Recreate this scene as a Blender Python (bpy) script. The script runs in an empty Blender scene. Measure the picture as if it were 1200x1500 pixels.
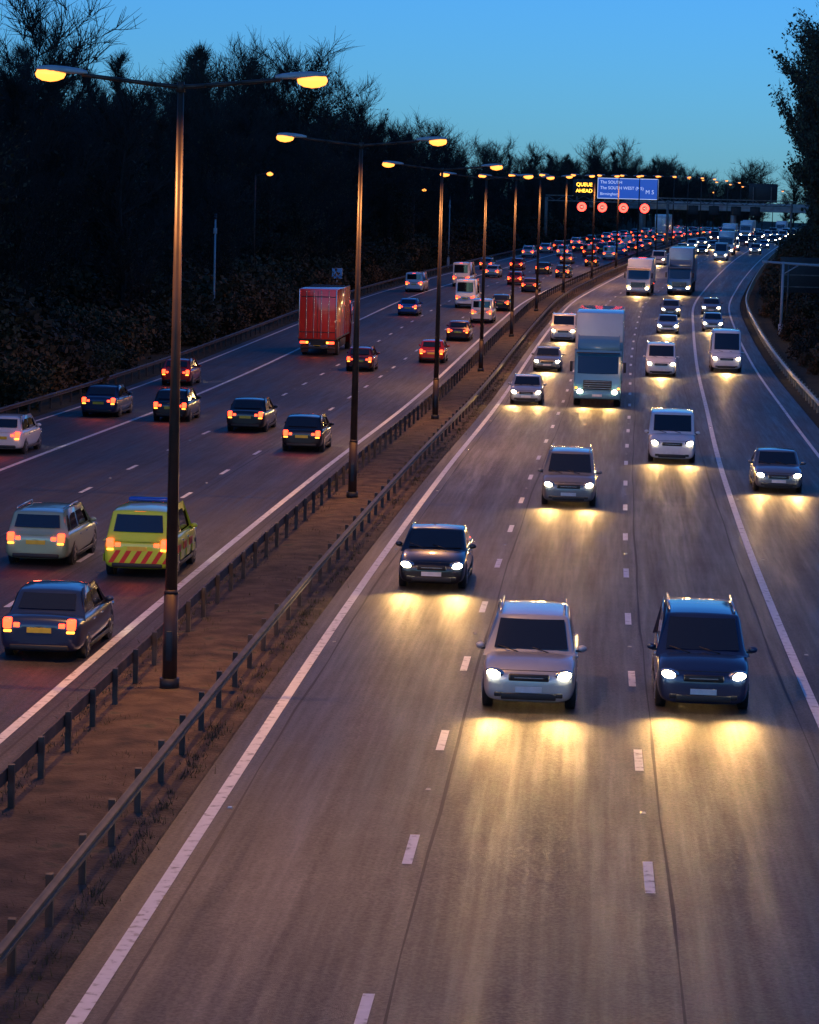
import bpy, bmesh, math, random
from mathutils import Vector, Matrix
random.seed(7)
scene = bpy.context.scene
COL = scene.collection

# ------------------------------------------------------------------ helpers
def table(pts):
    xs=[p[0] for p in pts]; ys=[p[1] for p in pts]; n=len(xs); m=[]
    for i in range(n):
        if i==0: m.append((ys[1]-ys[0])/(xs[1]-xs[0]))
        elif i==n-1: m.append((ys[-1]-ys[-2])/(xs[-1]-xs[-2]))
        else:
            h0=xs[i]-xs[i-1]; h1=xs[i+1]-xs[i]
            m.append(((ys[i]-ys[i-1])/h0*h1+(ys[i+1]-ys[i])/h1*h0)/(h0+h1))
    def f(x):
        if x<=xs[0]: return ys[0]+m[0]*(x-xs[0])
        if x>=xs[-1]: return ys[-1]+m[-1]*(x-xs[-1])
        i=0
        while xs[i+1]<x: i+=1
        h=xs[i+1]-xs[i]; t=(x-xs[i])/h
        return ((2*t**3-3*t*t+1)*ys[i]+(t**3-2*t*t+t)*h*m[i]+(-2*t**3+3*t*t)*ys[i+1]+(t**3-t*t)*h*m[i+1])
    return f
# plan curve of the lane line used as the road's reference line, and its level
RX=table([(30,3.05),(66,5.35),(105,8.2),(145,11.4),(192,15.1),(230,18.4),(269,22.2),(313,28.0),(371,36.3),(470,51.5),(600,73),(700,92),(850,122),(1000,156),(1400,262),(3000,800)])
RZ=table([(-200,0),(100,0),(140,0.02),(170,.25),(205,.8),(240,1.5),(280,2.35),(357,3.9),(470,6.1),(600,8.0),(750,8.8),(1000,9.05),(3000,9.2)])
def tan(Y): return (RX(Y+1)-RX(Y-1))/2
def P(o,Y,dz=0.0):
    return Vector((RX(Y)+o, Y, RZ(Y)+dz))
def frame(o,Y,rev=False,dz=0):
    f=(P(0,Y+1)-P(0,Y-1)).normalized()
    if rev: f=-f
    x=f.cross(Vector((0,0,1))).normalized(); u=x.cross(f).normalized()
    p=P(o,Y,dz)
    return Matrix(((x.x,f.x,u.x,p.x),(x.y,f.y,u.y,p.y),(x.z,f.z,u.z,p.z),(0,0,0,1)))
YS=[-60+3*i for i in range(120)]+[300+8*i for i in range(88)]+[1004+40*i for i in range(60)]

def link(o,parent=None):
    COL.objects.link(o)
    if parent: o.parent=parent
    return o
def mesh_obj(name,verts,faces,mat=None,smooth=False,parent=None,uvs=None):
    me=bpy.data.meshes.new(name); me.from_pydata(verts,[],faces)
    if mat: me.materials.append(mat)
    if smooth: me.polygons.foreach_set('use_smooth',[True]*len(faces))
    if uvs:
        uv=me.uv_layers.new(name='UVMap')
        for l in me.loops: uv.data[l.index].uv=uvs[l.vertex_index]
    me.update()
    return link(bpy.data.objects.new(name,me),parent)

# ------------------------------------------------------------------ materials
class N:
    def __init__(s,name):
        s.m=bpy.data.materials.new(name); s.m.use_nodes=True
        s.t=s.m.node_tree; s.b=s.t.nodes['Principled BSDF']; s.L=s.t.links
    def n(s,typ,**k):
        a=s.t.nodes.new(typ)
        for kk,v in k.items():
            if kk in('op','operation'): a.operation=v
            elif hasattr(a,kk): setattr(a,kk,v)
            else: a.inputs[kk].default_value=v
        return a
    def noise(s,scale,detail=4,vec=None):
        a=s.t.nodes.new('ShaderNodeTexNoise'); a.inputs['Scale'].default_value=scale; a.inputs['Detail'].default_value=detail
        if vec: s.L.new(vec,a.inputs['Vector'])
        return a
    def ramp(s,src,stops):
        r=s.t.nodes.new('ShaderNodeValToRGB'); e=r.color_ramp.elements
        e[0].position,e[0].color=stops[0][0],(*stops[0][1],1); e[1].position,e[1].color=stops[-1][0],(*stops[-1][1],1)
        for p,c in stops[1:-1]:
            q=e.new(p); q.color=(*c,1)
        s.L.new(src,r.inputs['Fac']); return r
def simple(name,col,rough=.5,metal=0,coat=0,var=.12,scale=6):
    k=N(name); tc=k.n('ShaderNodeTexCoord')
    no=k.noise(scale,4,tc.outputs['Object'])
    a=tuple(c*(1-var) for c in col); b=tuple(min(1,c*(1+var)) for c in col)
    r=k.ramp(no.outputs['Fac'],[(.3,a),(.7,b)])
    k.L.new(r.outputs['Color'],k.b.inputs['Base Color'])
    k.b.inputs['Roughness'].default_value=rough; k.b.inputs['Metallic'].default_value=metal
    k.b.inputs['Coat Weight'].default_value=coat; k.b.inputs['Coat Roughness'].default_value=.06
    return k.m
def emis(name,col,st,sample=False,base=(.1,.1,.1)):
    k=N(name); k.b.inputs['Base Color'].default_value=(*base,1)
    k.b.inputs['Emission Color'].default_value=(*col,1); k.b.inputs['Emission Strength'].default_value=st
    k.b.inputs['Roughness'].default_value=.2
    if not sample: k.m.cycles.emission_sampling='NONE'
    return k.m

def asphalt(name,tint,rlo,rhi):
    k=N(name); tc=k.n('ShaderNodeTexCoord'); uv=k.n('ShaderNodeUVMap')
    obj=tc.outputs['Object']
    fine=k.noise(18,8,obj); big=k.noise(.12,5,obj); grit=k.noise(60,3,obj); mid=k.noise(1.1,6,obj)
    mp=k.n('ShaderNodeMapping'); mp.inputs['Scale'].default_value=(1.2,.03,1); k.L.new(uv.outputs['UV'],mp.inputs['Vector'])
    st=k.noise(1.4,3,mp.outputs['Vector'])
    mp2=k.n('ShaderNodeMapping'); mp2.inputs['Scale'].default_value=(5,.14,1); k.L.new(uv.outputs['UV'],mp2.inputs['Vector'])
    st2=k.noise(1.4,3,mp2.outputs['Vector'])
    base=k.ramp(big.outputs['Fac'],[(.3,tuple(c*.74 for c in tint)),(.7,tuple(c*1.22 for c in tint))])
    stc=k.ramp(st.outputs['Fac'],[(.32,(.78,.78,.78)),(.68,(1.16,1.15,1.14))])
    mc=k.ramp(mid.outputs['Fac'],[(.32,(.80,.80,.80)),(.68,(1.18,1.18,1.18))])
    fc=k.ramp(fine.outputs['Fac'],[(.34,(.40,.40,.40)),(.66,(1.6,1.6,1.6))])
    def mul(a,b):
        m=k.n('ShaderNodeMixRGB',blend_type='MULTIPLY'); m.inputs[0].default_value=1
        k.L.new(a,m.inputs[1]); k.L.new(b,m.inputs[2]); return m.outputs[0]
    c=mul(mul(mul(base.outputs[0],stc.outputs[0]),fc.outputs[0]),mc.outputs[0])
    sx=k.n('ShaderNodeSeparateXYZ'); k.L.new(uv.outputs['UV'],sx.inputs[0])
    mm=k.n('ShaderNodeMath',operation='MULTIPLY'); mm.inputs[1].default_value=2*math.pi/1.8; k.L.new(sx.outputs[0],mm.inputs[0])
    cs=k.n('ShaderNodeMath',operation='COSINE'); k.L.new(mm.outputs[0],cs.inputs[0])
    tr=k.n('ShaderNodeMapRange'); tr.inputs['From Min'].default_value=-1; tr.inputs['From Max'].default_value=1
    tr.inputs['To Min'].default_value=.86; tr.inputs['To Max'].default_value=1.10; k.L.new(cs.outputs[0],tr.inputs['Value'])
    c=mul(c,tr.outputs[0]); k.L.new(c,k.b.inputs['Base Color'])
    av=k.n('ShaderNodeMath',operation='ADD'); k.L.new(st.outputs['Fac'],av.inputs[0]); k.L.new(st2.outputs['Fac'],av.inputs[1])
    rr=k.n('ShaderNodeMapRange'); rr.inputs['From Min'].default_value=.6; rr.inputs['From Max'].default_value=1.4
    rr.inputs['To Min'].default_value=rlo; rr.inputs['To Max'].default_value=rhi
    k.L.new(av.outputs[0],rr.inputs['Value']); k.L.new(rr.outputs[0],k.b.inputs['Roughness'])
    bp=k.n('ShaderNodeBump'); bp.inputs['Strength'].default_value=.6; bp.inputs['Distance'].default_value=.018
    k.L.new(grit.outputs['Fac'],bp.inputs['Height']); k.L.new(bp.outputs[0],k.b.inputs['Normal'])
    return k.m

M_asR=asphalt('asphalt_worn',(.048,.043,.039),.40,.68)
M_asL=asphalt('asphalt_dark',(.045,.041,.042),.48,.75)
def paint_mark():
    k=N('road_paint'); tc=k.n('ShaderNodeTexCoord'); no=k.noise(5,8,tc.outputs['Object'])
    r=k.ramp(no.outputs['Fac'],[(.30,(.20,.19,.17)),(.44,(.70,.69,.66)),(.8,(.82,.81,.78))])
    k.L.new(r.outputs[0],k.b.inputs['Base Color']); k.b.inputs['Roughness'].default_value=.5; return k.m
M_mark=paint_mark()
def dirt():
    k=N('reservation_dirt'); tc=k.n('ShaderNodeTexCoord'); a=k.noise(1.3,8,tc.outputs['Object']); b=k.noise(14,5,tc.outputs['Object'])
    r=k.ramp(a.outputs['Fac'],[(.3,(.035,.024,.017)),(.48,(.085,.054,.034)),(.60,(.13,.085,.053)),(.70,(.055,.055,.03))])
    k.L.new(r.outputs[0],k.b.inputs['Base Color']); k.b.inputs['Roughness'].default_value=.95
    bp=k.n('ShaderNodeBump'); bp.inputs['Strength'].default_value=.9; bp.inputs['Distance'].default_value=.06
    k.L.new(b.outputs['Fac'],bp.inputs['Height']); k.L.new(bp.outputs[0],k.b.inputs['Normal']); return k.m
M_dirt=dirt()
def grass(name,s=1):
    k=N(name); tc=k.n('ShaderNodeTexCoord'); a=k.noise(.5,8,tc.outputs['Object']); b=k.noise(7,6,tc.outputs['Object'])
    r=k.ramp(a.outputs['Fac'],[(.3,(.020*s,.023*s,.010*s)),(.55,(.038*s,.040*s,.018*s)),(.75,(.060*s,.046*s,.025*s))])
    k.L.new(r.outputs[0],k.b.inputs['Base Color']); k.b.inputs['Roughness'].default_value=1
    bp=k.n('ShaderNodeBump'); bp.inputs['Strength'].default_value=1; bp.inputs['Distance'].default_value=.2
    k.L.new(b.outputs['Fac'],bp.inputs['Height']); k.L.new(bp.outputs[0],k.b.inputs['Normal']); return k.m
M_grass=grass('verge_grass'); M_weed=grass('dry_weeds',2.0)
M_steel=simple('galvanised_steel',(.16,.15,.14),.5,.6,0,.35,3)
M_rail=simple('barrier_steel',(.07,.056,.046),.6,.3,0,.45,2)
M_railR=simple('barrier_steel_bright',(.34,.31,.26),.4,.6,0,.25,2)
M_pole=simple('lamp_column_paint',(.065,.038,.028),.5,.3,0,.3,2)
M_head=simple('lamp_head_grey',(.42,.45,.47),.4,0,0,.1)
M_conc=simple('concrete',(.36,.34,.31),.85,0,0,.2,1)
M_dark=simple('dark_metal',(.03,.032,.035),.5,.3)
M_lampE=emis('sodium_lens',(1,.30,.045),3.2)
M_bark=simple('bark',(.035,.028,.022),.95,0,0,.3,3)
def leafmat(name,c1,c2):
    k=N(name); g=k.n('ShaderNodeObjectInfo'); tc=k.n('ShaderNodeTexCoord'); a=k.noise(.6,3,tc.outputs['Object'])
    r=k.ramp(a.outputs['Fac'],[(.3,c1),(.7,c2)])
    h=k.n('ShaderNodeHueSaturation'); mr=k.n('ShaderNodeMapRange'); mr.inputs['To Min'].default_value=.6; mr.inputs['To Max'].default_value=1.6
    k.L.new(g.outputs['Random'],mr.inputs['Value']); k.L.new(mr.outputs[0],h.inputs['Value']); k.L.new(r.outputs[0],h.inputs['Color'])
    k.L.new(h.outputs[0],k.b.inputs['Base Color']); k.b.inputs['Roughness'].default_value=.8; return k.m
M_leaf=leafmat('leaves_autumn',(.040,.028,.013),(.10,.060,.024))
M_leafG=leafmat('leaves_green',(.030,.030,.013),(.068,.056,.024))

# ------------------------------------------------------------------ ground & roads
def sheet(name,offs,mat,dz,ys=YS,parent=None):
    v=[];f=[];uv=[]; n=len(offs)
    for Y in ys:
        for o,z in offs:
            oo=o(Y) if callable(o) else o
            v.append(P(oo,Y,dz+z)); uv.append((oo,Y))
    for i in range(len(ys)-1):
        for j in range(n-1):
            a=i*n+j; f.append((a,a+1,a+n+1,a+n))
    return mesh_obj(name,v,f,mat,True,parent,uv)
GZ=[(-1800,14),(-600,10),(-200,7),(-110,6),(-70,4.6),(-52,3.4),(-42,2.0),(-35,.7),(-31,.05),(-28.2,-.02),(-27.6,-.04),(9.3,-.04),(10.2,-.02),(12.5,.0),(16,.9),(24,2.6),(40,4.5),(80,6),(300,8),(1800,14)]
g=sheet('ground',GZ,M_grass,0)
sheet('motorway_carriageway',[(-27.6,0),(-23,0),(-18,0),(-14,0),(-10.85,0)],M_asL,-.0)
sheet('motorway_carriageway',[(-7.45,0),(-3,0),(1,0),(5,0),(9.3,0)],M_asR,-.0)
sheet('central_reservation',[(-10.85,-.02),(-10.83,.05),(-10.2,.07),(-9.2,.13),(-8.1,.07),(-7.47,.05),(-7.45,-.02)],M_dirt,0)
tv=[];tf=[];rg=random.Random(5)
for i in range(1900):
    Y=26+rg.random()**1.4*260; o=rg.choice([rg.gauss(-10.5,.10),rg.gauss(-7.75,.08),rg.uniform(-10.3,-8.0)]); p=P(o,Y,.05); cs=rg.uniform(.04,.16)
    for _ in range(9):
        a=rg.uniform(0,6.28); hh=rg.uniform(.04,.17); k=len(tv); d=Vector((math.cos(a),math.sin(a),0))*.009; lean=Vector((rg.gauss(0,.05),rg.gauss(0,.05),hh)); q=p+Vector((rg.gauss(0,cs),rg.gauss(0,cs),0))
        tv.extend([q-d,q+d,q+lean]); tf.append((k,k+1,k+2))
mesh_obj('grass',tv,tf,M_weed)

marks=[];mf=[]
def strip(o,w,ya,yb,z=.008,step=3):
    n=max(1,int(math.ceil((yb-ya)/step)))
    for i in range(n+1):
        Y=ya+(yb-ya)*i/n; oo=o(Y) if callable(o) else o
        marks.append(P(oo-w/2,Y,z)); marks.append(P(oo+w/2,Y,z))
    b=len(marks)-2*(n+1)
    for i in range(n): mf.append((b+2*i,b+2*i+1,b+2*i+3,b+2*i+2))
RO=table([(-60,3.65),(55,3.65),(106,3.8),(160,4.2),(221,4.7),(313,4.8),(418,4.5),(900,4.4)])
strip(-6.95,.2,-50,990); strip(RO,.2,-50,990); strip(8.25,.16,-50,990)
strip(-11.55,.2,-50,990); strip(-23.0,.2,-50,990); strip(-27.0,.16,-50,990)
for o,ph in((0,49),(-3.6,50.4),(-15.0,49),(-18.6,49.8)):
    Y=ph-90
    while Y<960:
        strip(o,.15,Y-1,Y+1,step=2); Y+=9
mesh_obj('road_markings',marks,mf,M_mark)
M_tar=simple('bitumen_seam',(.022,.020,.019),.7,0,0,.3,4)
sv=[];sf=[];rs=random.Random(9)
def seam(o,ya,yb,w=.05,amp=.015):
    n=int((yb-ya)/3); ph=rs.uniform(0,6)
    for i in range(n+1):
        Y=ya+(yb-ya)*i/n; oo=o+amp*math.sin(Y*.31+ph)+rs.gauss(0,.008); ww=w*rs.uniform(.4,1.3)
        sv.append(P(oo-ww/2,Y,.004)); sv.append(P(oo+ww/2,Y,.004))
    b=len(sv)-2*(n+1)
    for i in range(n): sf.append((b+2*i,b+2*i+1,b+2*i+3,b+2*i+2))
for o in(.28,-3.32,3.2,-6.6,-14.7,-18.3,-22.6,-11.2): seam(o,-40,420)
mesh_obj('road_seams',sv,sf,M_tar)
M_stud=simple('stud_reflector',(.8,.75,.6),.2,.5)
sv=[];sf=[]
for o,ph in((0,44.5),(-3.6,45.9),(-15.0,44.5),(-18.6,45.3),(-6.7,44),(4.0,44)):
    Y=ph-18
    while Y<500:
        p=P(o,Y,.004); b=len(sv)
        for dx,dy,dz in((-.05,-.05,0),(.05,-.05,0),(.05,.05,0),(-.05,.05,0),(-.035,-.03,.018),(.035,-.03,.018),(.035,.03,.018),(-.035,.03,.018)):
            sv.append(p+Vector((dx,dy,dz)))
        sf+= [tuple(b+i for i in q) for q in((4,5,6,7),(0,1,5,4),(1,2,6,5),(2,3,7,6),(3,0,4,7))]; Y+=18
mesh_obj('road_studs',sv,sf,M_stud)

# ------------------------------------------------------------------ mesh builder
class B:
    def __init__(s): s.bm=bmesh.new()
    def merge(s,b,mat,smooth=False):
        for f in b.faces: f.material_index=mat; f.smooth=smooth
        t=bpy.data.meshes.new('t'); b.to_mesh(t); b.free(); s.bm.from_mesh(t); bpy.data.meshes.remove(t)
    def box(s,c,d,mat,bev=0,rot=None,taper=1,seg=2):
        b=bmesh.new(); bmesh.ops.create_cube(b,size=1)
        for v in b.verts:
            t=taper if v.co.z>0 else 1
            v.co=Vector((v.co.x*d[0]*t,v.co.y*d[1]*t,v.co.z*d[2]))
        if bev: bmesh.ops.bevel(b,geom=b.edges[:],offset=bev,segments=seg,affect='EDGES',profile=.5)
        M=Matrix.Translation(c)
        if rot: M=M@Matrix.Rotation(rot[1],4,rot[0])
        b.transform(M); s.merge(b,mat,bool(bev))
    def cyl(s,c,r,d,axis,mat,seg=18,r2=None):
        b=bmesh.new(); bmesh.ops.create_cone(b,cap_ends=True,segments=seg,radius1=r,radius2=r if r2 is None else r2,depth=d)
        R={'x':Matrix.Rotation(math.pi/2,4,'Y'),'y':Matrix.Rotation(-math.pi/2,4,'X'),'z':Matrix.Identity(4)}[axis]
        b.transform(Matrix.Translation(c)@R)
        for f in b.faces: f.material_index=mat; f.smooth=len(f.verts)==4
        t=bpy.data.meshes.new('t'); b.to_mesh(t); b.free(); s.bm.from_mesh(t); bpy.data.meshes.remove(t)
    def ell(s,c,d,mat,rot=None):
        b=bmesh.new(); bmesh.ops.create_icosphere(b,subdivisions=2,radius=1)
        M=Matrix.Translation(c)
        if rot: M=M@Matrix.Rotation(rot[1],4,rot[0])
        b.transform(M@Matrix.Diagonal((d[0],d[1],d[2],1))); s.merge(b,mat,True)
    def tube(s,a,b_,r1,r2,mat,seg=8):
        a=Vector(a);b_=Vector(b_); d=b_-a
        b=bmesh.new(); bmesh.ops.create_cone(b,cap_ends=True,segments=seg,radius1=r1,radius2=r2,depth=d.length)
        b.transform(Matrix.Translation((a+b_)/2)@d.to_track_quat('Z','Y').to_matrix().to_4x4()); s.merge(b,mat,True)
    def poly(s,verts,faces,mat,smooth=False,sub=0,bevel=0):
        me=bpy.data.meshes.new('t'); me.from_pydata([tuple(v) for v in verts],[],faces); me.update()
        if sub or bevel:
            o=bpy.data.objects.new('t',me); COL.objects.link(o)
            if bevel:
                m=o.modifiers.new('b','BEVEL'); m.width=bevel; m.segments=3; m.limit_method='ANGLE'; m.angle_limit=math.radians(28)
            if sub:
                m=o.modifiers.new('s','SUBSURF'); m.levels=sub
            dg=bpy.context.evaluated_depsgraph_get(); dg.update(); ev=o.evaluated_get(dg).to_mesh()
            b=bmesh.new(); b.from_mesh(ev); bmesh.ops.recalc_face_normals(b,faces=b.faces[:]); s.merge(b,mat,smooth)
            bpy.data.objects.remove(o)
        else:
            b=bmesh.new(); b.from_mesh(me); s.merge(b,mat,smooth)
        bpy.data.meshes.remove(me)
    def patch(s,p00,p10,p11,p01,mat,nu=1,nv=1,u=(0,1),v=(0,1),off=0,bulge=None,smooth=True):
        p00,p10,p11,p01=map(Vector,(p00,p10,p11,p01)); nrm=(p10-p00).cross(p01-p00).normalized()
        vs=[];fs=[]
        for j in range(nv+1):
            for i in range(nu+1):
                a=u[0]+(u[1]-u[0])*i/nu; c=v[0]+(v[1]-v[0])*j/nv
                q=(p00*(1-a)+p10*a)*(1-c)+(p01*(1-a)+p11*a)*c+nrm*off
                if bulge: q+=Vector(bulge)*(1-(2*a-1)**2)
                vs.append(q)
        for j in range(nv):
            for i in range(nu):
                k=j*(nu+1)+i; fs.append((k,k+1,k+nu+2,k+nu+1))
        s.poly(vs,fs,mat,smooth)
    def mesh(s,name,mats):
        me=bpy.data.meshes.new(name); s.bm.to_mesh(me); s.bm.free()
        for m in mats: me.materials.append(m)
        return me

# ------------------------------------------------------------------ barriers
def barrier(o,side,mat,y0=24,y1=900,z=.62):
    v=[];f=[]
    prof=[(0,-.11),(.03*side,-.09),(.075*side,-.07),(.075*side,-.03),(.02*side,0),(.075*side,.03),(.075*side,.07),(.03*side,.09),(0,.11),(-.012*side,.11),(-.012*side,-.11)]
    ys=[y for y in YS if y0<=y<=y1]; n=len(prof)
    for Y in ys:
        for a,b in prof: v.append(P(o+a,Y,z+b-.0))
    for i in range(len(ys)-1):
        for j in range(n):
            k=(j+1)%n; f.append((i*n+j,i*n+k,(i+1)*n+k,(i+1)*n+j))
    Y=y0
    while Y<min(y1,520):
        p=P(o-.07*side,Y,0); b=len(v)
        for zz in(-.1,z+.16):
            for dx,dy in((-.05,-.06),(.05,-.06),(.05,.06),(-.05,.06)): v.append(p+Vector((dx,dy,zz)))
        f+=[tuple(b+i for i in q) for q in((0,1,5,4),(1,2,6,5),(2,3,7,6),(3,0,4,7),(4,5,6,7))]
        Y+=2.4
    return mesh_obj('guard_rail',v,f,mat)
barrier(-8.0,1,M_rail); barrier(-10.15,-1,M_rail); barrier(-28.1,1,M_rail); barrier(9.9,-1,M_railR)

# ------------------------------------------------------------------ street lamps
def lamp_mesh():
    b=B()
    b.cyl((0,0,.12),.2,.24,'z',2,12)
    b.cyl((0,0,1.0),.15,1.9,'z',0,10,.145)
    b.cyl((0,0,6.9),.125,10.0,'z',0,10,.062)
    b.cyl((0,0,1.98),.15,.08,'z',0,10,.125)
    b.box((0,-.15,.9),(.12,.03,.6),2,.01)
    b.cyl((0,0,11.93),.085,.2,'z',0,10,.075)
    for s in(-1,1):
        pts=[(0,11.93),(.5*s,11.97),(1.2*s,12.04),(1.95*s,12.12)]
        for i in range(3): b.tube((pts[i][0],0,pts[i][1]),(pts[i+1][0],0,pts[i+1][1]),.045,.04,0)
        st=[(1.85,.05,.05),(2.0,.11,.08),(2.25,.15,.1),(2.55,.16,.1),(2.78,.11,.07),(2.86,.04,.03)]
        vs=[];fs=[]
        for i,(x,w,h) in enumerate(st):
            zc=12.16+(x-1.9)*.06
            for j in range(10):
                a=2*math.pi*j/10; zz=math.sin(a); vs.append((x*s,w*math.cos(a),zc+(h*zz if zz>0 else h*.45*zz)))
        for i in range(5):
            for j in range(10): fs.append((i*10+j,i*10+(j+1)%10,(i+1)*10+(j+1)%10,(i+1)*10+j))
        fs.append(tuple(range(10))); fs.append(tuple(range(50,60)))
        b.poly(vs,fs,1,True)
        b.ell((2.58*s,0,12.12),(.31,.16,.15),3)
    return b.mesh('street_lamp',[M_pole,M_head,M_dark,M_lampE])
LM=lamp_mesh()
def lampdata(name,typ,col,e,**k):
    d=bpy.data.lights.new(name,typ); d.color=col; d.energy=e
    for a,b in k.items(): setattr(d,a,b)
    return d
LD=lampdata('sodium','SPOT',(1,.44,.12),3300,spot_size=math.radians(160),spot_blend=.6,shadow_soft_size=.09)
Y=54.6
while Y<820:
    o=link(bpy.data.objects.new('street_lamp',LM)); fr=frame(-9.3,Y,dz=.08)
    o.matrix_world=Matrix.Translation(fr.translation)@Matrix.Rotation(-math.atan(tan(Y)),4,'Z')
    if Y<400:
        for s in(-1,1):
            l=bpy.data.objects.new('bulb',LD); link(l,o); l.location=(2.58*s,0,11.87)
    Y+=39
for Y in(15.6,):
    o=link(bpy.data.objects.new('street_lamp',LM)); o.matrix_world=Matrix.Translation(P(-9.3,Y,.08))
    for s in(-1,1):
        l=bpy.data.objects.new('bulb',LD); link(l,o); l.location=(2.58*s,0,11.87)

# ------------------------------------------------------------------ vehicles
def carpaint(name,col,metal=.3):
    return simple('paint_'+name,col,.30,metal,1,.04,3)
PAINT={n:carpaint(n,c,m) for n,c,m in[('black',(.012,.013,.016),.2),('navy',(.018,.035,.09),.3),('blue',(.03,.11,.32),.3),('silver',(.50,.52,.53),.45),
 ('grey',(.19,.20,.21),.4),('white',(.76,.76,.74),0),('red',(.38,.02,.015),.1),('maroon',(.12,.012,.012),.2),('green',(.36,.48,.32),.3),('hivis',(.58,.76,.04),0),
 ('teal',(.13,.33,.42),.1),('cream',(.78,.66,.56),0),('slate',(.10,.17,.24),.4),('boxred',(.60,.035,.02),0),('paleblue',(.28,.42,.52),.1)]}
def glassm():
    k=N('car_glass'); k.b.inputs['Base Color'].default_value=(.012,.016,.02,1); k.b.inputs['Roughness'].default_value=.06
    k.b.inputs['IOR'].default_value=1.6; k.b.inputs['Specular IOR Level'].default_value=.8; return k.m
M_glass=glassm(); M_plas=simple('black_plastic',(.02,.02,.02),.5); M_tyre=simple('tyre_rubber',(.02,.02,.02),.85)
M_rim=simple('alloy_rim',(.4,.4,.4),.3,.8); M_hl=emis('headlamp',(1,.84,.54),45,base=(.8,.8,.8)); M_tl=emis('tail_lamp',(1,.05,.015),7,base=(.3,.01,.01))
M_pw=simple('plate_white',(.75,.75,.72),.4); M_py=simple('plate_yellow',(.75,.52,.04),.4); M_am=emis('amber_lamp',(1,.30,.03),6,base=(.5,.2,.02))
M_bl=simple('blue_beacon',(.02,.08,.5),.15); M_cr=simple('chrome',(.6,.6,.6),.22,.9); M_chev=simple('chevron_red',(.6,.03,.02),.35)
VM=[PAINT['black'],M_glass,M_plas,M_tyre,M_rim,M_hl,M_tl,M_pw,M_py,M_cr,PAINT['white'],M_am,M_bl,M_chev]

def wheel(b,x,y,r,w=.2,s=1):
    b.cyl((x,y,r),r,w,'x',3,24); xo=x+s*(w/2)
    b.cyl((xo+s*.004,y,r),r*.66,.01,'x',2,18); b.cyl((xo+s*.01,y,r),r*.16,.02,'x',4,12)
    for i in range(5):
        a=i*2*math.pi/5
        b.box((xo+s*.012,y+math.cos(a)*r*.34,r+math.sin(a)*r*.34),(.014,r*.56,r*.17),4,0,('X',a))
    b.cyl((xo+s*.006,y,r),r*.68,.006,'x',4,20)
    b.cyl((xo+s*.008,y,r),r*.60,.008,'x',2,20)

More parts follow.
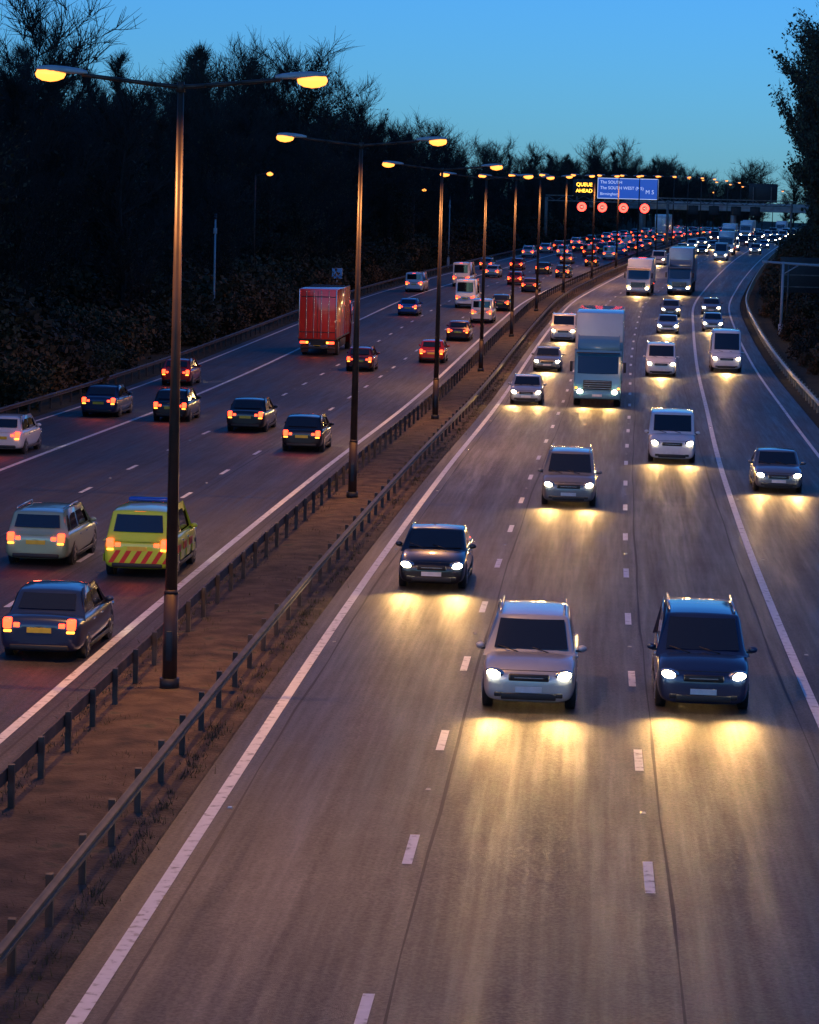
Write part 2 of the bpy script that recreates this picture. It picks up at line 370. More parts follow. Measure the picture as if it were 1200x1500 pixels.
def car_mesh(name,L,W,H,belt,nose,cowl,yA,yB,yC,yD,tail,segs,wb=None,clr=.17,r=.31,bars=False,rescue=False,wtf=.80):
    b=B(); h=W/2; F=L/2; R=-L/2
    st=[(R,.80,clr+.16,tail-.22),(R+.05,.92,clr+.06,tail-.08),(R+.22,.98,clr,tail),(yD,1,clr,belt+.0),((yD+yA)/2,1,clr-.02,belt),(yA,1,clr,cowl),
        ((yA+F)/2,.985,clr,(cowl+nose)/2+.05),(F-.3,.955,clr-.02,nose+.04),(F-.1,.90,clr-.01,nose-.05),(F-.02,.80,clr+.05,nose-.18),]
    st=[s_ for i,s_ in enumerate(st) if i==0 or s_[0]>st[i-1][0]+.02]
    vs=[];fs=[]
    for (y,w,zb,zt) in st:
        w*=h; half=[(0,zb),(.80*w,zb),(.965*w,zb+.09),(w,zb+.42*(zt-zb)),(.985*w,zt-.12),(.93*w,zt-.025),(.55*w,zt+.02),(0,zt+.03)]
        ring=[(x,y,z) for x,z in half]+[(-x,y,z) for x,z in half[-2:0:-1]]
        vs+=ring
    n=14
    for i in range(len(st)-1):
        for j in range(n): fs.append((i*n+j,i*n+(j+1)%n,(i+1)*n+(j+1)%n,(i+1)*n+j))
    fs.append(tuple(range(n))); fs.append(tuple(range((len(st)-1)*n,len(st)*n)))
    b.poly(vs,fs,0,True,sub=2)
    wb_=h*.93; wt=h*wtf; zr=H-.04
    def row(y,w,z,bl,cr): return [Vector((w*t,y+bl*(1-t*t),z+cr*(1-t*t))) for t in(-1,-.6,-.2,.2,.6,1)]
    rows=[row(yA,wb_,cowl-.06,.14,0),row(yB,wt,zr,.06,.03),row(yB-.3*(yB-yC),wt*1.01,zr+.015,.0,.035),row(yC+.25*(yB-yC),wt*1.0,zr+.01,0,.035),row(yC,wt*.97,zr-.02,-.04,.03),row(yD,wb_*.97,belt-.06,-.08,0)]
    vs=[v for r_ in rows for v in r_]; fs=[]
    for i in range(5):
        for j in range(5): fs.append((i*6+j,i*6+j+1,(i+1)*6+j+1,(i+1)*6+j))
    for e in(0,5):
        fs.append((0*6+e,1*6+e,2*6+e,3*6+e,4*6+e,5*6+e))
    fs.append(tuple([0*6+j for j in range(6)]+[5*6+j for j in range(5,-1,-1)]))
    b.poly(vs,fs,0,True,bevel=.07)
    r0,r1,r4,r5=rows[0],rows[1],rows[4],rows[5]
    b.patch(r0[5],r0[0],r1[0],r1[5],1,8,3,(.07,.93),(.13,.90),.03,(0,.10,0))
    b.patch(r5[0],r5[5],r4[5],r4[0],1,8,3,(.10,.90),(.30,.88),.03,(0,-.07,0))
    for s in(-1,1):
        lo0=Vector((s*wb_,yA,cowl-.06)); lo1=Vector((s*wb_*.97,yD,belt-.06)); up0=Vector((s*wt,yB,zr)); up1=Vector((s*wt*.97,yC,zr-.02))
        for (a,c,m) in segs:
            if s>0: b.patch(lo1,lo0,up0,up1,m,3,1,(1-c,1-a),(.16,.86),.012)
            else: b.patch(lo0,lo1,up1,up0,m,3,1,(a,c),(.16,.86),.012)
        b.ell((s*(h+.08),yA-.32,belt+.08),(.10,.07,.07),0); b.box((s*(h+.01),yA-.3,belt+.03),(.12,.05,.04),2)
        b.box((s*(h-.012),0,clr+.06),(.04,L*.5,.09),2,.01)
        for yy in(.25,-.65): b.box((s*(h-.008),yy,belt-.17),(.03,.17,.03),9,.006)
        for yy in((wb or L*.6)/2+(.05),-(wb or L*.6)/2+.05):
            b.cyl((s*(h-.12),yy,r+.02),r+.065,.19,'x',2,24); wheel(b,s*(h-.12),yy,r,.205,s)
        b.ell((s*h*.70,F-.14,nose-.08),(.21,.13,.095),9,('Y',-.2*s)); b.ell((s*h*.73,F-.09,nose-.09),(.15,.11,.085),5,('Y',-.2*s))
        b.box((s*h*.62,F-.035,clr+.15),(.18,.06,.09),2,.02)
        b.box((s*h*.76,R+.06,tail-.17),(.19,.17,.24),6,.04)
        b.box((s*h*.54,R+.02,tail-.20),(.14,.06,.10),6,.02)
        b.box((s*h*.75,R+.035,tail-.33),(.17,.14,.05),11,.015)
    b.box((0,F-.035,nose-.15),(h*.85,.08,.14),2,.03); b.box((0,F+.0,nose-.15),(h*.6,.02,.02),9)
    b.box((0,F-.02,clr+.12),(h*1.15,.06,.13),2,.02); b.box((0,F+.02,clr+.26),(.52,.015,.11),7)
    b.box((0,F-.05,nose-.01),(h*1.5,.012,.012),2)
    b.box((0,R-.005,tail-.30),(.52,.03,.11),8); b.box((0,R+.02,clr+.14),(h*1.4,.08,.12),2,.03)
    b.box((0,yC-.02,zr-.03),(.3,.04,.025),6)
    for s in(-.35,.25): b.tube((s,yA+.12,cowl+.0),(s+.42,yA-.05,cowl+.10),.012,.01,2,5)
    if bars:
        for s in(-1,1):
            b.tube((s*wt*.88,yB-.15,H+.05),(s*wt*.88,yC+.15,H+.05),.022,.022,9,6)
            for yy in(yB-.15,yC+.15): b.tube((s*wt*.88,yy,H-.03),(s*wt*.88,yy,H+.05),.02,.02,9,6)
    if rescue:
        b.box((0,yB-.4,H+.07),(wt*1.7,.28,.11),12,.04)
        for i in range(6):
            x=-h*.8+i*h*.3; z0=clr+.2; z1=tail-.35
            b.poly([(x,R-.012,z0),(x+h*.14,R-.012,z0),(x+h*.14+.2,R-.012,z1),(x+.2,R-.012,z1)],[(0,1,2,3)],13)
        for s in(-1,1):
            for i in range(7):
                y=R+.6+i*.5
                b.box((s*(h+.004),y,clr+.5 if i%2 else clr+.28),(.012,.5,.2),13 if i%2 else 0)
    return b.mesh(name,VM)

CARSEG=[(.16,.47,1),(.52,.80,1),(.84,.95,1)]
ST={}
ST['hatch']=(car_mesh('hatchback',4.05,1.74,1.46,.93,.76,.97,.95,.30,-1.35,-1.85,.95,CARSEG),4.05)
ST['saloon']=(car_mesh('saloon',4.6,1.80,1.43,.92,.74,.95,.95,.25,-1.05,-1.65,.98,CARSEG,r=.32),4.6)
ST['estate']=(car_mesh('estate',4.7,1.80,1.50,.93,.75,.96,1.0,.3,-1.9,-2.2,.97,CARSEG,bars=True,r=.32),4.7)
ST['suv']=(car_mesh('suv',4.6,1.88,1.70,1.00,.84,1.04,1.10,.4,-1.85,-2.15,1.04,CARSEG,clr=.20,r=.34,bars=True,wtf=.78),4.6)
ST['mpv']=(car_mesh('mpv',4.7,1.88,1.76,1.02,.84,1.06,1.30,.45,-2.0,-2.25,1.05,CARSEG,bars=True,r=.33,wtf=.80),4.7)
ST['van']=(car_mesh('van',4.9,1.94,1.98,1.10,.92,1.18,1.45,.75,-2.33,-2.40,1.12,[(.14,.36,1)],r=.33,wtf=.90),4.9)
ST['bigvan']=(car_mesh('bigvan',5.6,2.02,2.62,1.15,1.0,1.30,1.95,1.15,-2.7,-2.75,1.2,[(.10,.28,1)],clr=.24,r=.36,wtf=.90),5.6)
ST['rescue']=(car_mesh('rescue',4.8,1.90,1.80,1.05,.90,1.10,1.0,.4,-1.95,-2.3,1.1,CARSEG,clr=.22,r=.35,rescue=True),4.8)

def lorry_mesh(name,boxL,boxTop,cabTop=3.0,defl=True,trailer=True,dtop=None):
    b=B(); F=(boxL+2.7)/2; R=-F; h=1.24; dtop=dtop or boxTop-.1
    prof=[(F-.05,.38),(F,.6),(F-.0,1.45),(F-.10,1.75),(F-.38,cabTop-.2),(F-.62,cabTop),(F-2.15,cabTop),(F-2.15,.5)]
    vs=[(-h,y,z) for y,z in prof]+[(h,y,z) for y,z in prof]; n=len(prof)
    fs=[(i,(i+1)%n,n+(i+1)%n,n+i) for i in range(n)]+[tuple(range(n)),tuple(range(2*n-1,n-1,-1))]
    b.poly(vs,fs,0,True,bevel=.09)
    b.patch((h,F-.10,1.72),(-h,F-.10,1.72),(-h,F-.38,cabTop-.2),(h,F-.38,cabTop-.2),1,8,2,(.07,.93),(.03,.90),.02,(0,.05,0))
    for s in(-1,1):
        b.patch((s*h,F-.35,1.7),(s*h,F-1.35,1.7),(s*h,F-1.35,cabTop-.35),(s*h,F-.55,cabTop-.35),1,1,1,(.02,.98),(.0,1),.012*(-1 if s>0 else 1))
        b.box((s*(h+.17),F-.12,2.1),(.14,.1,.55),2,.03); b.tube((s*h,F-.3,2.35),(s*(h+.17),F-.12,2.3),.02,.02,2,5)
        b.box((s*.90,F-.0,.78),(.36,.10,.22),9,.03); b.ell((s*.92,F+.03,.78),(.17,.09,.12),5)
        b.box((s*1.12,F-.02,.98),(.12,.08,.1),11,.02)
        b.cyl((s*(h-.18),F-1.35,.5),.58,.34,'x',2,24); wheel(b,s*(h-.15),F-1.35,.5,.32,s)
        ys=[R+1.2,R+2.5,R+3.8] if trailer else [R+2.0]
        for yy in ys+([F-4.4] if trailer else []): wheel(b,s*(h-.2),yy,.5,.36,s)
        b.box((s*(h-.03),R+boxL*.55,.75),(.04,boxL*.42,.5),2,.01)
        b.box((s*.95,R+.0,.9),(.38,.08,.16),6,.02); b.box((s*.68,R+.0,.9),(.14,.08,.14),11,.02)
        b.box((s*.9,R+.55,.45),(.5,.03,.5),2)
        b.box((s*(h+.0),R-.02,boxTop/2+.6),(.06,.04,boxTop-1.25),9,.01)
    b.box((0,F-.0,.62),(2.42,.14,.40),0,.05); b.box((0,F+.02,1.15),(1.5,.05,.5),2,.03)
    for i in range(4): b.box((0,F+.05,.98+i*.12),(1.4,.02,.03),9)
    b.box((0,F+.08,.60),(.52,.02,.12),7); b.box((0,F-.22,cabTop-.12),(2.3,.28,.05),2,.02)
    if defl:
        d=[(F-.75,cabTop-.02),(F-1.1,cabTop+.35),(F-1.9,dtop),(F-2.1,dtop),(F-2.1,cabTop-.02)]; n=5
        vs=[(-h*.90,y,z) for y,z in d]+[(h*.90,y,z) for y,z in d]
        b.poly(vs,[(i,(i+1)%n,n+(i+1)%n,n+i) for i in range(n)]+[tuple(range(n)),tuple(range(2*n-1,n-1,-1))],0,True,bevel=.08)
    b.box((0,-.9,.85),(.9,boxL+1.0,.25),2)
    b.box((0,R+boxL/2,(boxTop+1.12)/2),(2.54,boxL,boxTop-1.12),10,.04)
    b.box((0,R-.01,(boxTop+1.12)/2),(.03,.02,boxTop-1.4),2)
    for x in(-.75,-.25,.25,.75): b.box((x,R-.03,(boxTop+1.12)/2),(.03,.03,boxTop-1.3),9)
    for z in(1.6,boxTop-.5): b.box((0,R-.02,z),(2.4,.02,.05),2)
    nr=int(boxL/1.2)
    for s in(-1,1):
        for i in range(nr+1): b.box((s*1.275,R+.1+i*(boxL-.2)/nr,(boxTop+1.12)/2),(.02,.06,boxTop-1.2),10)
        b.box((s*1.28,R+boxL/2,1.18),(.03,boxL,.1),2)
    b.box((0,R+.05,.55),(2.3,.1,.14),2,.02); b.box((0,R-.03,.75),(.52,.02,.12),8)
    b.box((0,R-.02,1.05),(2.5,.08,.14),2,.01)
    return b.mesh(name,VM)
ST['lorry']=(lorry_mesh('articulated_lorry',11,4.85,2.95,True,True,3.65),13.7)
ST['lorry2']=(lorry_mesh('box_lorry',7.5,3.7,2.9,False,False),10.2)
ST['redlorry']=(lorry_mesh('red_box_lorry',8,4.45,3.0,True,False),10.7)

HL=lampdata('headlight_beam','SPOT',(1,.55,.16),380,spot_size=math.radians(92),spot_blend=1,shadow_soft_size=.15)
HLf=lampdata('headlight_beam_far','SPOT',(1,.56,.18),900,spot_size=math.radians(95),spot_blend=1,shadow_soft_size=.2)
TL=lampdata('tail_glow','SPOT',(1,.10,.04),14,spot_size=math.radians(130),spot_blend=1,shadow_soft_size=.15)
NM={'hatch':'hatchback_car','saloon':'saloon_car','estate':'estate_car','suv':'suv_car','mpv':'people_carrier','van':'panel_van','bigvan':'panel_van','rescue':'emergency_response_car','lorry':'articulated_lorry','lorry2':'box_lorry','redlorry':'box_lorry'}
def vehicle(style,col,o,Y,inbound,box=None,lights=2):
    me,L=ST[style]; ob=link(bpy.data.objects.new(NM[style],me))
    ob.matrix_world=frame(o,Y+L/2,inbound,.006)
    ob.material_slots[0].link='OBJECT'; ob.material_slots[0].material=PAINT[col]
    if box: ob.material_slots[10].link='OBJECT'; ob.material_slots[10].material=PAINT[box]
    z=.66 if not 'lorry' in style else .8
    if lights:
        if inbound:
            xs=(-.66,.66) if lights==2 else (0,)
            for x in xs:
                l=bpy.data.objects.new('headlight_beam',HL if lights==2 else HLf); link(l,ob)
                l.location=(x,L/2+.17,z); l.rotation_euler=(math.radians(90-16),0,0)
        else:
            l=bpy.data.objects.new('tail_glow',TL); link(l,ob); l.location=(0,-L/2-.17,.8); l.rotation_euler=(math.radians(-75),0,0)
    return ob
IN=[('suv','silver',-2.1,53.5,2),('mpv','navy',1.35,54,2),('saloon','black',-5.1,71.2,2),('mpv','grey',-1.95,93.6,2),('saloon','grey',5.6,100.7,2),
('van','white',1.86,112.5,2),('hatch','silver',-5.5,146,2),('saloon','grey',-5.3,175,1),('van','cream',-5.3,208,1),('van','white',1.9,173,1),('bigvan','white',6.2,179,1),
('saloon','silver',2.6,222,1),('hatch','grey',2.8,248,1),('hatch','silver',6.3,227,1),('saloon','grey',6.5,254,1),('van','cream',-4.9,385,1),('bigvan','white',2.6,412,1)]
for s,c,o,Y,l in IN: vehicle(s,c,o,Y,True,None,l)
vehicle('lorry','teal',-1.75,146,True,'cream',2)
vehicle('lorry2','cream',-1.5,288,True,'white',1)
vehicle('lorry','slate',2.6,292,True,'paleblue',1)
OUT=[('saloon','navy',-12.6,58),('rescue','hivis',-12.85,71.8),('estate','green',-15.9,73.7),('hatch','black',-13.3,112.7),('saloon','black',-17,122.5),('hatch','black',-21.2,127.5),
('saloon','navy',-24.8,129),('hatch','white',-24.5,107.8),('hatch','red',-25.2,153),('hatch','maroon',-16.7,170),('hatch','red',-13.0,180),('saloon','blue',-19.8,238),
('saloon','maroon',-13,205),('van','cream',-12.9,230),('bigvan','white',-16,253),('saloon','black',-12.6,250),('van','white',-24,282),('bigvan','cream',-21,297),
('saloon','maroon',-12.9,289),('hatch','red',-16.2,306),('saloon','black',-16.4,340),('hatch','grey',-24.5,350),('hatch','red',-20.9,352),('saloon','grey',-17.2,380),('hatch','black',-13.1,372),('estate','navy',-13,330),('hatch','silver',-20.8,325)]
for s,c,o,Y in OUT: vehicle(s,c,o,Y,False,None,1 if Y<260 else 0)
vehicle('redlorry','red',-20.9,184,False,'boxred',1)
vehicle('lorry','white',-17,560,False,'white',0)
rs=random.Random(3); cols=['black','navy','silver','grey','white','red','maroon','blue','grey','black']
for o in(-13.2,-16.8,-20.8,-25):
    Y=400+rs.random()*12
    while Y<800:
        if not(o==-16.8 and 535<Y<580): vehicle(rs.choice(['hatch','saloon','estate','suv','van','hatch','saloon']),rs.choice(cols),o,Y,False,None,0)
        Y+=rs.uniform(13,30)
for o in(-5.3,-1.8,2.0,6.3):
    Y=440+rs.random()*20
    while Y<860:
        q=rs.random()
        if q<.12: vehicle('lorry2','white',o,Y,True,'white',0)
        else: vehicle(rs.choice(['hatch','saloon','estate','suv','van']),rs.choice(cols),o,Y,True,None,1 if rs.random()<.35 else 0)
        Y+=rs.uniform(20,44)

# ------------------------------------------------------------------ gantry
def text(name,s,size,loc,mat,parent,align='LEFT',rot=(math.pi/2,0,0)):
    c=bpy.data.curves.new(name,'FONT'); c.body=s; c.size=size; c.align_x=align; c.extrude=.01; c.materials.append(mat)
    o=bpy.data.objects.new(name,c); link(o,parent); o.location=loc; o.rotation_euler=rot; return o
M_blueS=emis('sign_blue',(.02,.10,.55),.65,base=(.02,.08,.4)); M_whE=emis('sign_white_letters',(.55,.65,.9),.8,base=(.6,.6,.7))
M_ambE=emis('amber_matrix',(1,.42,.03),6); M_redE=emis('red_matrix',(1,.04,.025),8); M_whM=emis('white_matrix',(1,.5,.35),2)
GY=470
ge=link(bpy.data.objects.new('motorway_sign_gantry',None))
ge.matrix_world=Matrix.Translation(P(0,GY))@Matrix.Rotation(-math.atan(tan(GY)),4,'Z')
b=B()
for x in(-30,-9.3,11.5):
    for yy in(-.7,.7): b.box((x,yy,4.1),(.35,.35,8.4),0,.03)
    for i in range(5): b.tube((x,-.7,.5+i*1.6),(x,.7,1.3+i*1.6),.06,.06,0,6)
for yy in(-.7,.7):
    for z in(7.7,8.6): b.box((-9.2,yy,z),(41.8,.16,.16),0)
    for i in range(26): 
        x=-30+i*1.6; b.tube((x,yy,7.7 if i%2 else 8.6),(x+1.6,yy,8.6 if i%2 else 7.7),.05,.05,0,6)
b.box((-9.2,0,7.78),(41.5,1.2,.06),0)
for x in(-23.9,-20.4,-16.8,-13.2,-5,-1.5,2.2,5.4):
    b.box((x,0,6.75),(1.7,.35,1.5),1,.05); b.box((x,0,7.55),(.15,.15,.4),0)
b.box((-23.5,-.9,10.0),(3.9,.3,2.9),1,.05); b.box((-16.1,-.9,10.0),(10.3,.14,3.5),2)
b.box((-16.1,-.82,10.0),(10.1,.1,3.3),1)
b.box((6.6,.9,9.9),(4.8,.2,3.1),1,.03)
for x in(-24.8,-22.2,-20,-16,-12,5,8): b.box((x,-.3 if x<0 else .5,9.4),(.14,.5,3),0)
me=b.mesh('gantry_frame',[M_steel,M_dark,M_whE]); link(bpy.data.objects.new('frame',me),ge)
b=B(); b.box((-16.1,-1.0,10.0),(10.1,.06,3.3),0); link(bpy.data.objects.new('direction_panel',b.mesh('direction_panel',[M_blueS])),ge)
text('lettering','The SOUTH',.72,(-20.8,-1.06,10.8),M_whE,ge); text('lettering','The SOUTH WEST (M5)',.72,(-20.8,-1.06,9.85),M_whE,ge); text('lettering','Birmingham',.66,(-20.8,-1.06,8.85),M_whE,ge)
text('lettering','M 5',.95,(-13.1,-1.06,9.2),M_whE,ge)
text('message_text','QUEUE',.85,(-23.5,-1.08,10.25),M_ambE,ge,'CENTER'); text('message_text','AHEAD',.85,(-23.5,-1.08,9.2),M_ambE,ge,'CENTER')
for x in(-23.9,-20.4,-16.8,-13.2):
    me=bpy.data.meshes.new('ring'); vs=[];fs=[]
    for i in range(24):
        a=2*math.pi*i/24
        for rr in(.36,.78): vs.append((rr*math.cos(a),0,rr*math.sin(a)))
    for i in range(24): j=(i+1)%24; fs.append((2*i,2*i+1,2*j+1,2*j))
    me.from_pydata(vs,[],fs); me.materials.append(M_redE); o=bpy.data.objects.new('signal_ring',me); link(o,ge); o.location=(x,-.20,6.75)
    text('signal_digits','40',.5,(x,-.21,6.58),M_whM,ge,'CENTER')

br=link(bpy.data.objects.new('overbridge',None)); BY=660
br.matrix_world=Matrix.Translation(P(0,BY))@Matrix.Rotation(-math.atan(tan(BY)),4,'Z')
b=B(); b.box((-8,0,6.2),(110,9,1.0),0,.05); b.box((-8,-4.6,7.1),(110,.25,1.1),0,.03); b.box((-8,4.6,7.1),(110,.25,1.1),0,.03)
for x in(-31,-9.3,13):
    for yy in(-3,0,3): b.cyl((x,yy,2.8),.45,5.8,'z',0,14)
for x in(-60,44): b.box((x,0,4),(8,10,8),0,.1)
for i in range(55): b.box((-62+i*2,-4.6,7.95),(.08,.08,.6),1)
b.box((-8,-4.6,8.25),(110,.08,.08),1)
link(bpy.data.objects.new('deck',b.mesh('overbridge',[M_conc,M_steel])),br)

# ------------------------------------------------------------------ roadside columns and signs
def column(o,Y,h,name='cctv_mast'):
    b=B(); b.cyl((0,0,.6),.16,1.4,'z',0,12); b.cyl((0,0,h/2),.09,h,'z',0,12,.06)
    b.box((0,0,.9),(.35,.3,.9),0,.03); b.cyl((0,0,h-.1),.1,.25,'z',1,12); b.ell((0,-.12,h-.25),(.12,.12,.12),1); b.box((0,0,h-1.2),(.25,.2,.4),0,.02)
    x=link(bpy.data.objects.new(name,b.mesh(name,[M_head,M_dark]))); x.location=P(o,Y)
column(-30,198,9.0); column(-29.5,352,9)
M_bs=emis('small_sign_blue',(.05,.2,.5),.12,base=(.03,.12,.45))
b=B(); b.cyl((0,0,1.3),.05,2.6,'z',0,10); b.box((0,0,2.5),(1.0,.05,1.0),0,.02); b.box((0,-.035,2.5),(.92,.02,.92),1); b.box((-.12,-.05,2.5),(.06,.01,.5),2); b.box((.1,-.05,2.58),(.26,.01,.06),2)
x=link(bpy.data.objects.new('marker_sign',b.mesh('marker_sign',[M_head,M_bs,M_head]))); x.location=P(-28.9,262)
b=B()
for xx in(-1.6,1.6): b.cyl((xx,0,2.6),.09,5.2,'z',0,10)
b.box((0,.12,4.2),(4.6,.08,3.0),1,.01)
for z in(3.2,4.2,5.2): b.box((0,.05,z),(4.6,.06,.1),0)
x=link(bpy.data.objects.new('direction_sign',b.mesh('direction_sign',[M_steel,M_dark]))); x.location=P(14.3,236,.3)
b=B(); b.cyl((0,0,.5),.2,1.0,'z',0,12); b.cyl((0,0,3.0),.13,6.0,'z',0,12,.10)
b.tube((-1.4,0,5.95),(6.5,0,5.6),.09,.12,0,10); b.box((-1.5,0,5.95),(.4,.3,.25),0,.04); b.tube((0,0,5.0),(1.3,0,5.8),.05,.05,0,8)
x=link(bpy.data.objects.new('cantilever_mast',b.mesh('cantilever_mast',[M_head]))); x.location=P(11.7,223)

# ------------------------------------------------------------------ trees
def tree_mesh(name,seed,h,spread,leaves,lsize,shape='round',nprim=34,mat=M_leaf,thin=1.05):
    r=random.Random(seed); V=[];Fc=[];mi=[]
    def prism(a,b,r0,r1,n=3):
        d=(b-a); 
        if d.length<1e-4: return
        q=d.to_track_quat('Z','Y'); k=len(V)
        for p,rr in((a,r0),(b,r1)):
            for i in range(n):
                an=2*math.pi*i/n; V.append(p+q@Vector((rr*math.cos(an),rr*math.sin(an),0)))
        for i in range(n): j=(i+1)%n; Fc.append((k+i,k+j,k+n+j,k+n+i)); mi.append(0)
    def leaf(p,s):
        n=Vector((r.gauss(0,1),r.gauss(0,1),r.gauss(0,1))).normalized(); t=n.orthogonal().normalized()*s; u=n.cross(t)*r.uniform(.5,.9); k=len(V)
        V.extend([p-t,p-u*.8,p+t,p+u*.8]); Fc.append((k,k+1,k+2,k+3)); mi.append(1)
    pts=[Vector((0,0,-.5))]; n=9
    for i in range(n): pts.append(Vector((pts[-1].x+r.gauss(0,.12),pts[-1].y+r.gauss(0,.12),h*.97*(i+1)/n)))
    R0=h*.014
    for i in range(n): prism(pts[i],pts[i+1],R0*(1-i/n*.9),R0*(1-(i+1)/n*.9),6)
    def at(z):
        for i in range(n):
            if pts[i+1].z>=z: 
                t=(z-pts[i].z)/(pts[i+1].z-pts[i].z); return pts[i].lerp(pts[i+1],t)
        return pts[-1]
    tips=[]
    for i in range(nprim):
        fz=.16+.82*(i+r.random())/nprim; base=at(h*fz)
        if shape=='round': L=spread*math.sin(math.pi*min(1,(1.08-fz)/.95))**.7*r.uniform(.6,1.25)
        elif shape=='poplar': L=spread*(.5+.5*math.sin(math.pi*(1-fz)))*r.uniform(.6,1.1)
        else: L=spread*(1.05-fz)*r.uniform(.7,1.1)
        L=max(L,.6); az=r.uniform(0,2*math.pi); el=r.uniform(.45,1.0) if shape!='poplar' else r.uniform(1.0,1.3)
        d=Vector((math.cos(az)*math.cos(el),math.sin(az)*math.cos(el),math.sin(el))); p=base; rr=R0*(1-fz)*.5+.022; m=5
        for k in range(m):
            d=(d+Vector((r.gauss(0,.13),r.gauss(0,.13),r.gauss(.04,.1)))).normalized(); q=p+d*L/m
            prism(p,q,rr*(1-k/m*.8),rr*(1-(k+1)/m*.8),4)
            for _ in range(3):
                d2=(d+Vector((r.gauss(0,.6),r.gauss(0,.6),r.gauss(.3,.4)))).normalized(); L2=L*r.uniform(.22,.48); p2=p.lerp(q,r.random())
                e=p2+d2*L2*.5; d3=(d2+Vector((r.gauss(0,.3),r.gauss(0,.3),r.gauss(.15,.2)))).normalized(); e2=e+d3*L2*.5
                prism(p2,e,rr*.4+.01,rr*.25+.008); prism(e,e2,rr*.25+.008,.008)
                for _ in range(5):
                    t=r.random(); p3=p2.lerp(e,t) if r.random()<.4 else e.lerp(e2,t)
                    d4=(d3+Vector((r.gauss(0,.5),r.gauss(0,.5),r.gauss(.3,.4)))).normalized(); e3=p3+d4*r.uniform(.5,1.4)
                    prism(p3,e3,.018,.008); tips.append((p3,e3))
            p=q
    for i in range(leaves):
        a,b_=tips[int(len(tips)*r.random())]
        if r.random()< min(1,(a.z/h)**2*thin): continue
        leaf(a.lerp(b_,r.random()*1.1)+Vector((r.gauss(0,.16),r.gauss(0,.16),r.gauss(0,.16))),lsize*r.uniform(.6,1.3))
    me=bpy.data.meshes.new(name); me.from_pydata(V,[],Fc); me.materials.append(M_bark); me.materials.append(mat)
    me.polygons.foreach_set('material_index',mi); me.update(); return me,h
def bush_mesh(name,seed,h,w,leaves,ls,mat):
    r=random.Random(seed); V=[];Fc=[];mi=[]
    cl=[(Vector((r.uniform(-w,w)*.7,r.uniform(-w,w)*.7,r.uniform(.15,.8)*h)),r.uniform(.25,.5)*w) for _ in range(14)]
    for c,rad in cl:
        a=Vector((c.x*.2,c.y*.2,-.3)); k=len(V)
        for p,rr in((a,.05),(c,.015)):
            for i in range(3): an=2*math.pi*i/3; V.append(p+Vector((rr*math.cos(an),rr*math.sin(an),0)))
        for i in range(3): j=(i+1)%3; Fc.append((k+i,k+j,k+3+j,k+3+i)); mi.append(0)
    for i in range(leaves):
        c,rad=r.choice(cl); d=Vector((r.gauss(0,1),r.gauss(0,1),r.gauss(0,.8))).normalized()*rad*r.random()**.4*1.15
        p=c+d; p.z=max(.05,p.z)
        n=Vector((r.gauss(0,1),r.gauss(0,1),r.gauss(0,1))).normalized(); s=ls*r.uniform(.6,1.3); t=n.orthogonal().normalized()*s; u=n.cross(t)*.7; k=len(V)
        V.extend([p-t,p-u,p+t,p+u]); Fc.append((k,k+1,k+2,k+3)); mi.append(1)
    me=bpy.data.meshes.new(name); me.from_pydata(V,[],Fc); me.materials.append(M_bark); me.materials.append(mat)
    me.polygons.foreach_set('material_index',mi); me.update(); return me,h
TR=[tree_mesh('tree_a',1,16,5.0,6500,.16),tree_mesh('tree_b',2,17,5.5,3500,.15,mat=M_leaf),tree_mesh('tree_c',3,15,4.5,9000,.17,mat=M_leafG),
    tree_mesh('tree_d',4,18,1.7,1500,.14,'poplar',44),tree_mesh('tree_e',5,16,5,900,.14,nprim=40)]
TF=tree_mesh('tree_f',8,17,5.6,15000,.17,nprim=46,mat=M_leafG,thin=.25)
BU=[bush_mesh('bush_a',11,3.2,2.4,3600,.15,M_leafG),bush_mesh('bush_b',12,4.2,2.8,4600,.17,M_leaf),bush_mesh('bush_c',13,2.0,1.8,2200,.12,M_leafG)]
def gz(o):
    for i in range(len(GZ)-1):
        if GZ[i][0]<=o<=GZ[i+1][0]: return GZ[i][1]+(GZ[i+1][1]-GZ[i][1])*(o-GZ[i][0])/(GZ[i+1][0]-GZ[i][0])
    return 0
WL=link(bpy.data.objects.new('woodland',None)); WR=link(bpy.data.objects.new('woodland',None))
rt=random.Random(21)
def plant(parent,me,o,Y,s,sq=1,nm='tree'):
    x=bpy.data.objects.new(nm,me); link(x,parent); x.location=P(o,Y,gz(o)-.15)
    x.rotation_euler=(0,0,rt.uniform(0,6.28)); x.scale=(s*sq,s*sq,s)
HT=table([(80,17),(170,18.5),(200,15.5),(240,15),(280,15.8),(320,18.5),(400,13.5),(470,12.5),(600,11),(700,15.5),(900,13),(1400,15)])
Y=75
while Y<1000:
    for o in(-35,-40,-46,-54,-64,-76):
        if Y>500 and o<-60: continue
        if o<-60 and rt.random()<.45: continue
        q=rt.random(); h=HT(Y)*(rt.uniform(.62,.95) if q<.70 else rt.uniform(.95,1.2))*(.75 if o>-36 else 1)
        me,h0=rt.choices(TR,[3,3,2.5,1.6,3] if q<.70 else [1,2,0,3,4])[0]
        plant(WL,me,o+rt.uniform(-2.5,2.5),Y+rt.uniform(-3,3),h/h0,rt.uniform(.8,1.2))
    Y+=6 if Y<450 else 9
Y=70
while Y<600:
    for o in(-31.5,-34,-38,-43,-50):
        if o<-42 and rt.random()<.3: continue
        me,h0=rt.choice(BU); plant(WL,me,o+rt.uniform(-1,1),Y+rt.uniform(-1.5,1.5),rt.uniform(.8,1.4)*(.6 if o>-32 else 1),1.1,'bush')
    Y+=3.4 if Y<330 else 7
Y=180
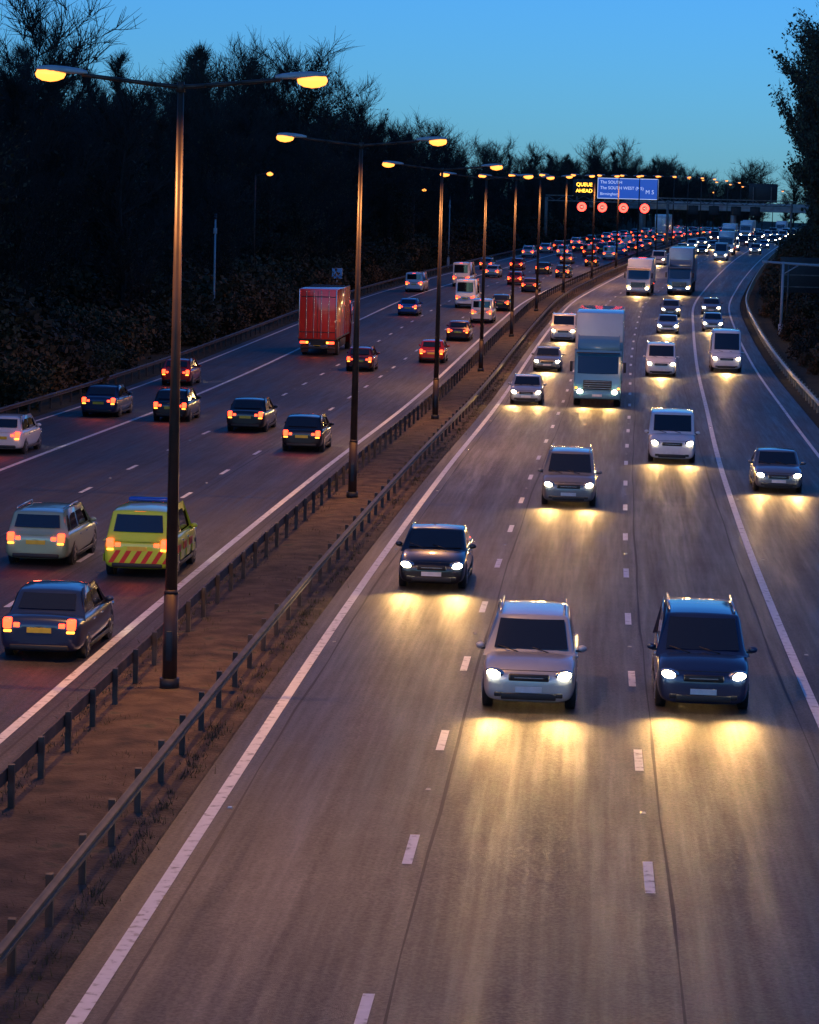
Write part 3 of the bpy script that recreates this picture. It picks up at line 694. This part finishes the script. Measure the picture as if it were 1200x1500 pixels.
while Y<1000:
    for o in(22,28,36,46,60):
        h=rt.uniform(.75,1.05)*(22 if 280<Y<480 else 14 if Y>480 else 13)
        if Y>480 and o<30: h*=.5
        me,h0=rt.choices(TR,[3,2,4,0,1])[0]; plant(WR,me,o+rt.uniform(-2,2),Y+rt.uniform(-3,3),h/h0,rt.uniform(.9,1.2))
    Y+=8
for o,Y,h in((19,286,20),(18.5,300,23),(18,318,25),(19,336,24),(18,354,26),(18.5,372,23.5),(18,392,21),(18,415,17),(19.5,268,15),(22,325,26),(22,346,27),(22,366,26)):
    plant(WR,TF[0],o,Y,h/17,.92)
Y=90
while Y<600:
    for o in(13,15.5,19,25):
        me,h0=rt.choice(BU); plant(WR,me,o+rt.uniform(-.8,.8),Y+rt.uniform(-1.5,1.5),rt.uniform(.6,1.1)*(.5 if o<14 else 1),1.1,'bush')
    Y+=3.8
WD=link(bpy.data.objects.new('woodland',None))
for i in range(130):
    Yd=rt.uniform(1050,1500); me,h0=rt.choices(TR,[3,3,3,0,1])[0]
    x=bpy.data.objects.new('tree',me); link(x,WD); x.location=(rt.uniform(60,420),Yd,10); s=rt.uniform(17,26)/h0; x.scale=(s*1.3,s*1.3,s); x.rotation_euler=(0,0,rt.uniform(0,6))

b=B(); b.cyl((0,0,5),.09,10,'z',0,8,.06); b.tube((0,0,9.9),(1.0,0,10.2),.04,.04,0); b.ell((1.2,0,10.2),(.35,.15,.1),0); b.ell((1.2,0,10.12),(.28,.22,.18),1)
sl=b.mesh('side_lamp',[M_pole,M_lampE])
for o,Y,dz in((-32.2,232,3.2),(-33,345,1.2),(18,620,3),(-34,560,2),(24,760,5),(-36,640,3),(15,540,2),(30,900,4),(-30,820,3)):
    x=link(bpy.data.objects.new('street_lamp',sl)); x.location=P(o,Y,dz-1.5)

# ------------------------------------------------------------------ sky, sun, camera
w=bpy.data.worlds.new('World'); scene.world=w; w.use_nodes=True; nt=w.node_tree
bg=nt.nodes['Background']; sky=nt.nodes.new('ShaderNodeTexSky'); sky.sky_type='NISHITA'; sky.sun_disc=False
sky.sun_elevation=math.radians(8.0); sky.sun_rotation=math.radians(200); sky.ozone_density=4; sky.air_density=1.0; sky.dust_density=.2
hs=nt.nodes.new('ShaderNodeMixRGB'); hs.blend_type='MULTIPLY'; hs.inputs[0].default_value=1; hs.inputs[2].default_value=(.36,.84,1.55,1)
nt.links.new(sky.outputs[0],hs.inputs[1]); nt.links.new(hs.outputs[0],bg.inputs['Color']); bg.inputs['Strength'].default_value=.12
sun=bpy.data.lights.new('sun','SUN'); sun.energy=.02; sun.angle=math.radians(20); sun.color=(1,.8,.7)
so=link(bpy.data.objects.new('sun',sun)); so.rotation_euler=(math.radians(82),0,math.radians(-20))
cam=bpy.data.cameras.new('camera'); co=link(bpy.data.objects.new('camera',cam)); scene.camera=co
cam.sensor_fit='HORIZONTAL'; cam.sensor_width=36; cam.lens=121.5; cam.clip_end=8000; cam.clip_start=.5
co.matrix_world=Matrix.Translation((0,0,9.5))@Matrix.Rotation(math.radians(90-5.99),4,'X')@Matrix.Rotation(.028,4,'Z')
scene.view_settings.view_transform='Standard'; scene.view_settings.look='None'; scene.view_settings.exposure=0
print('objects',len(bpy.data.objects))
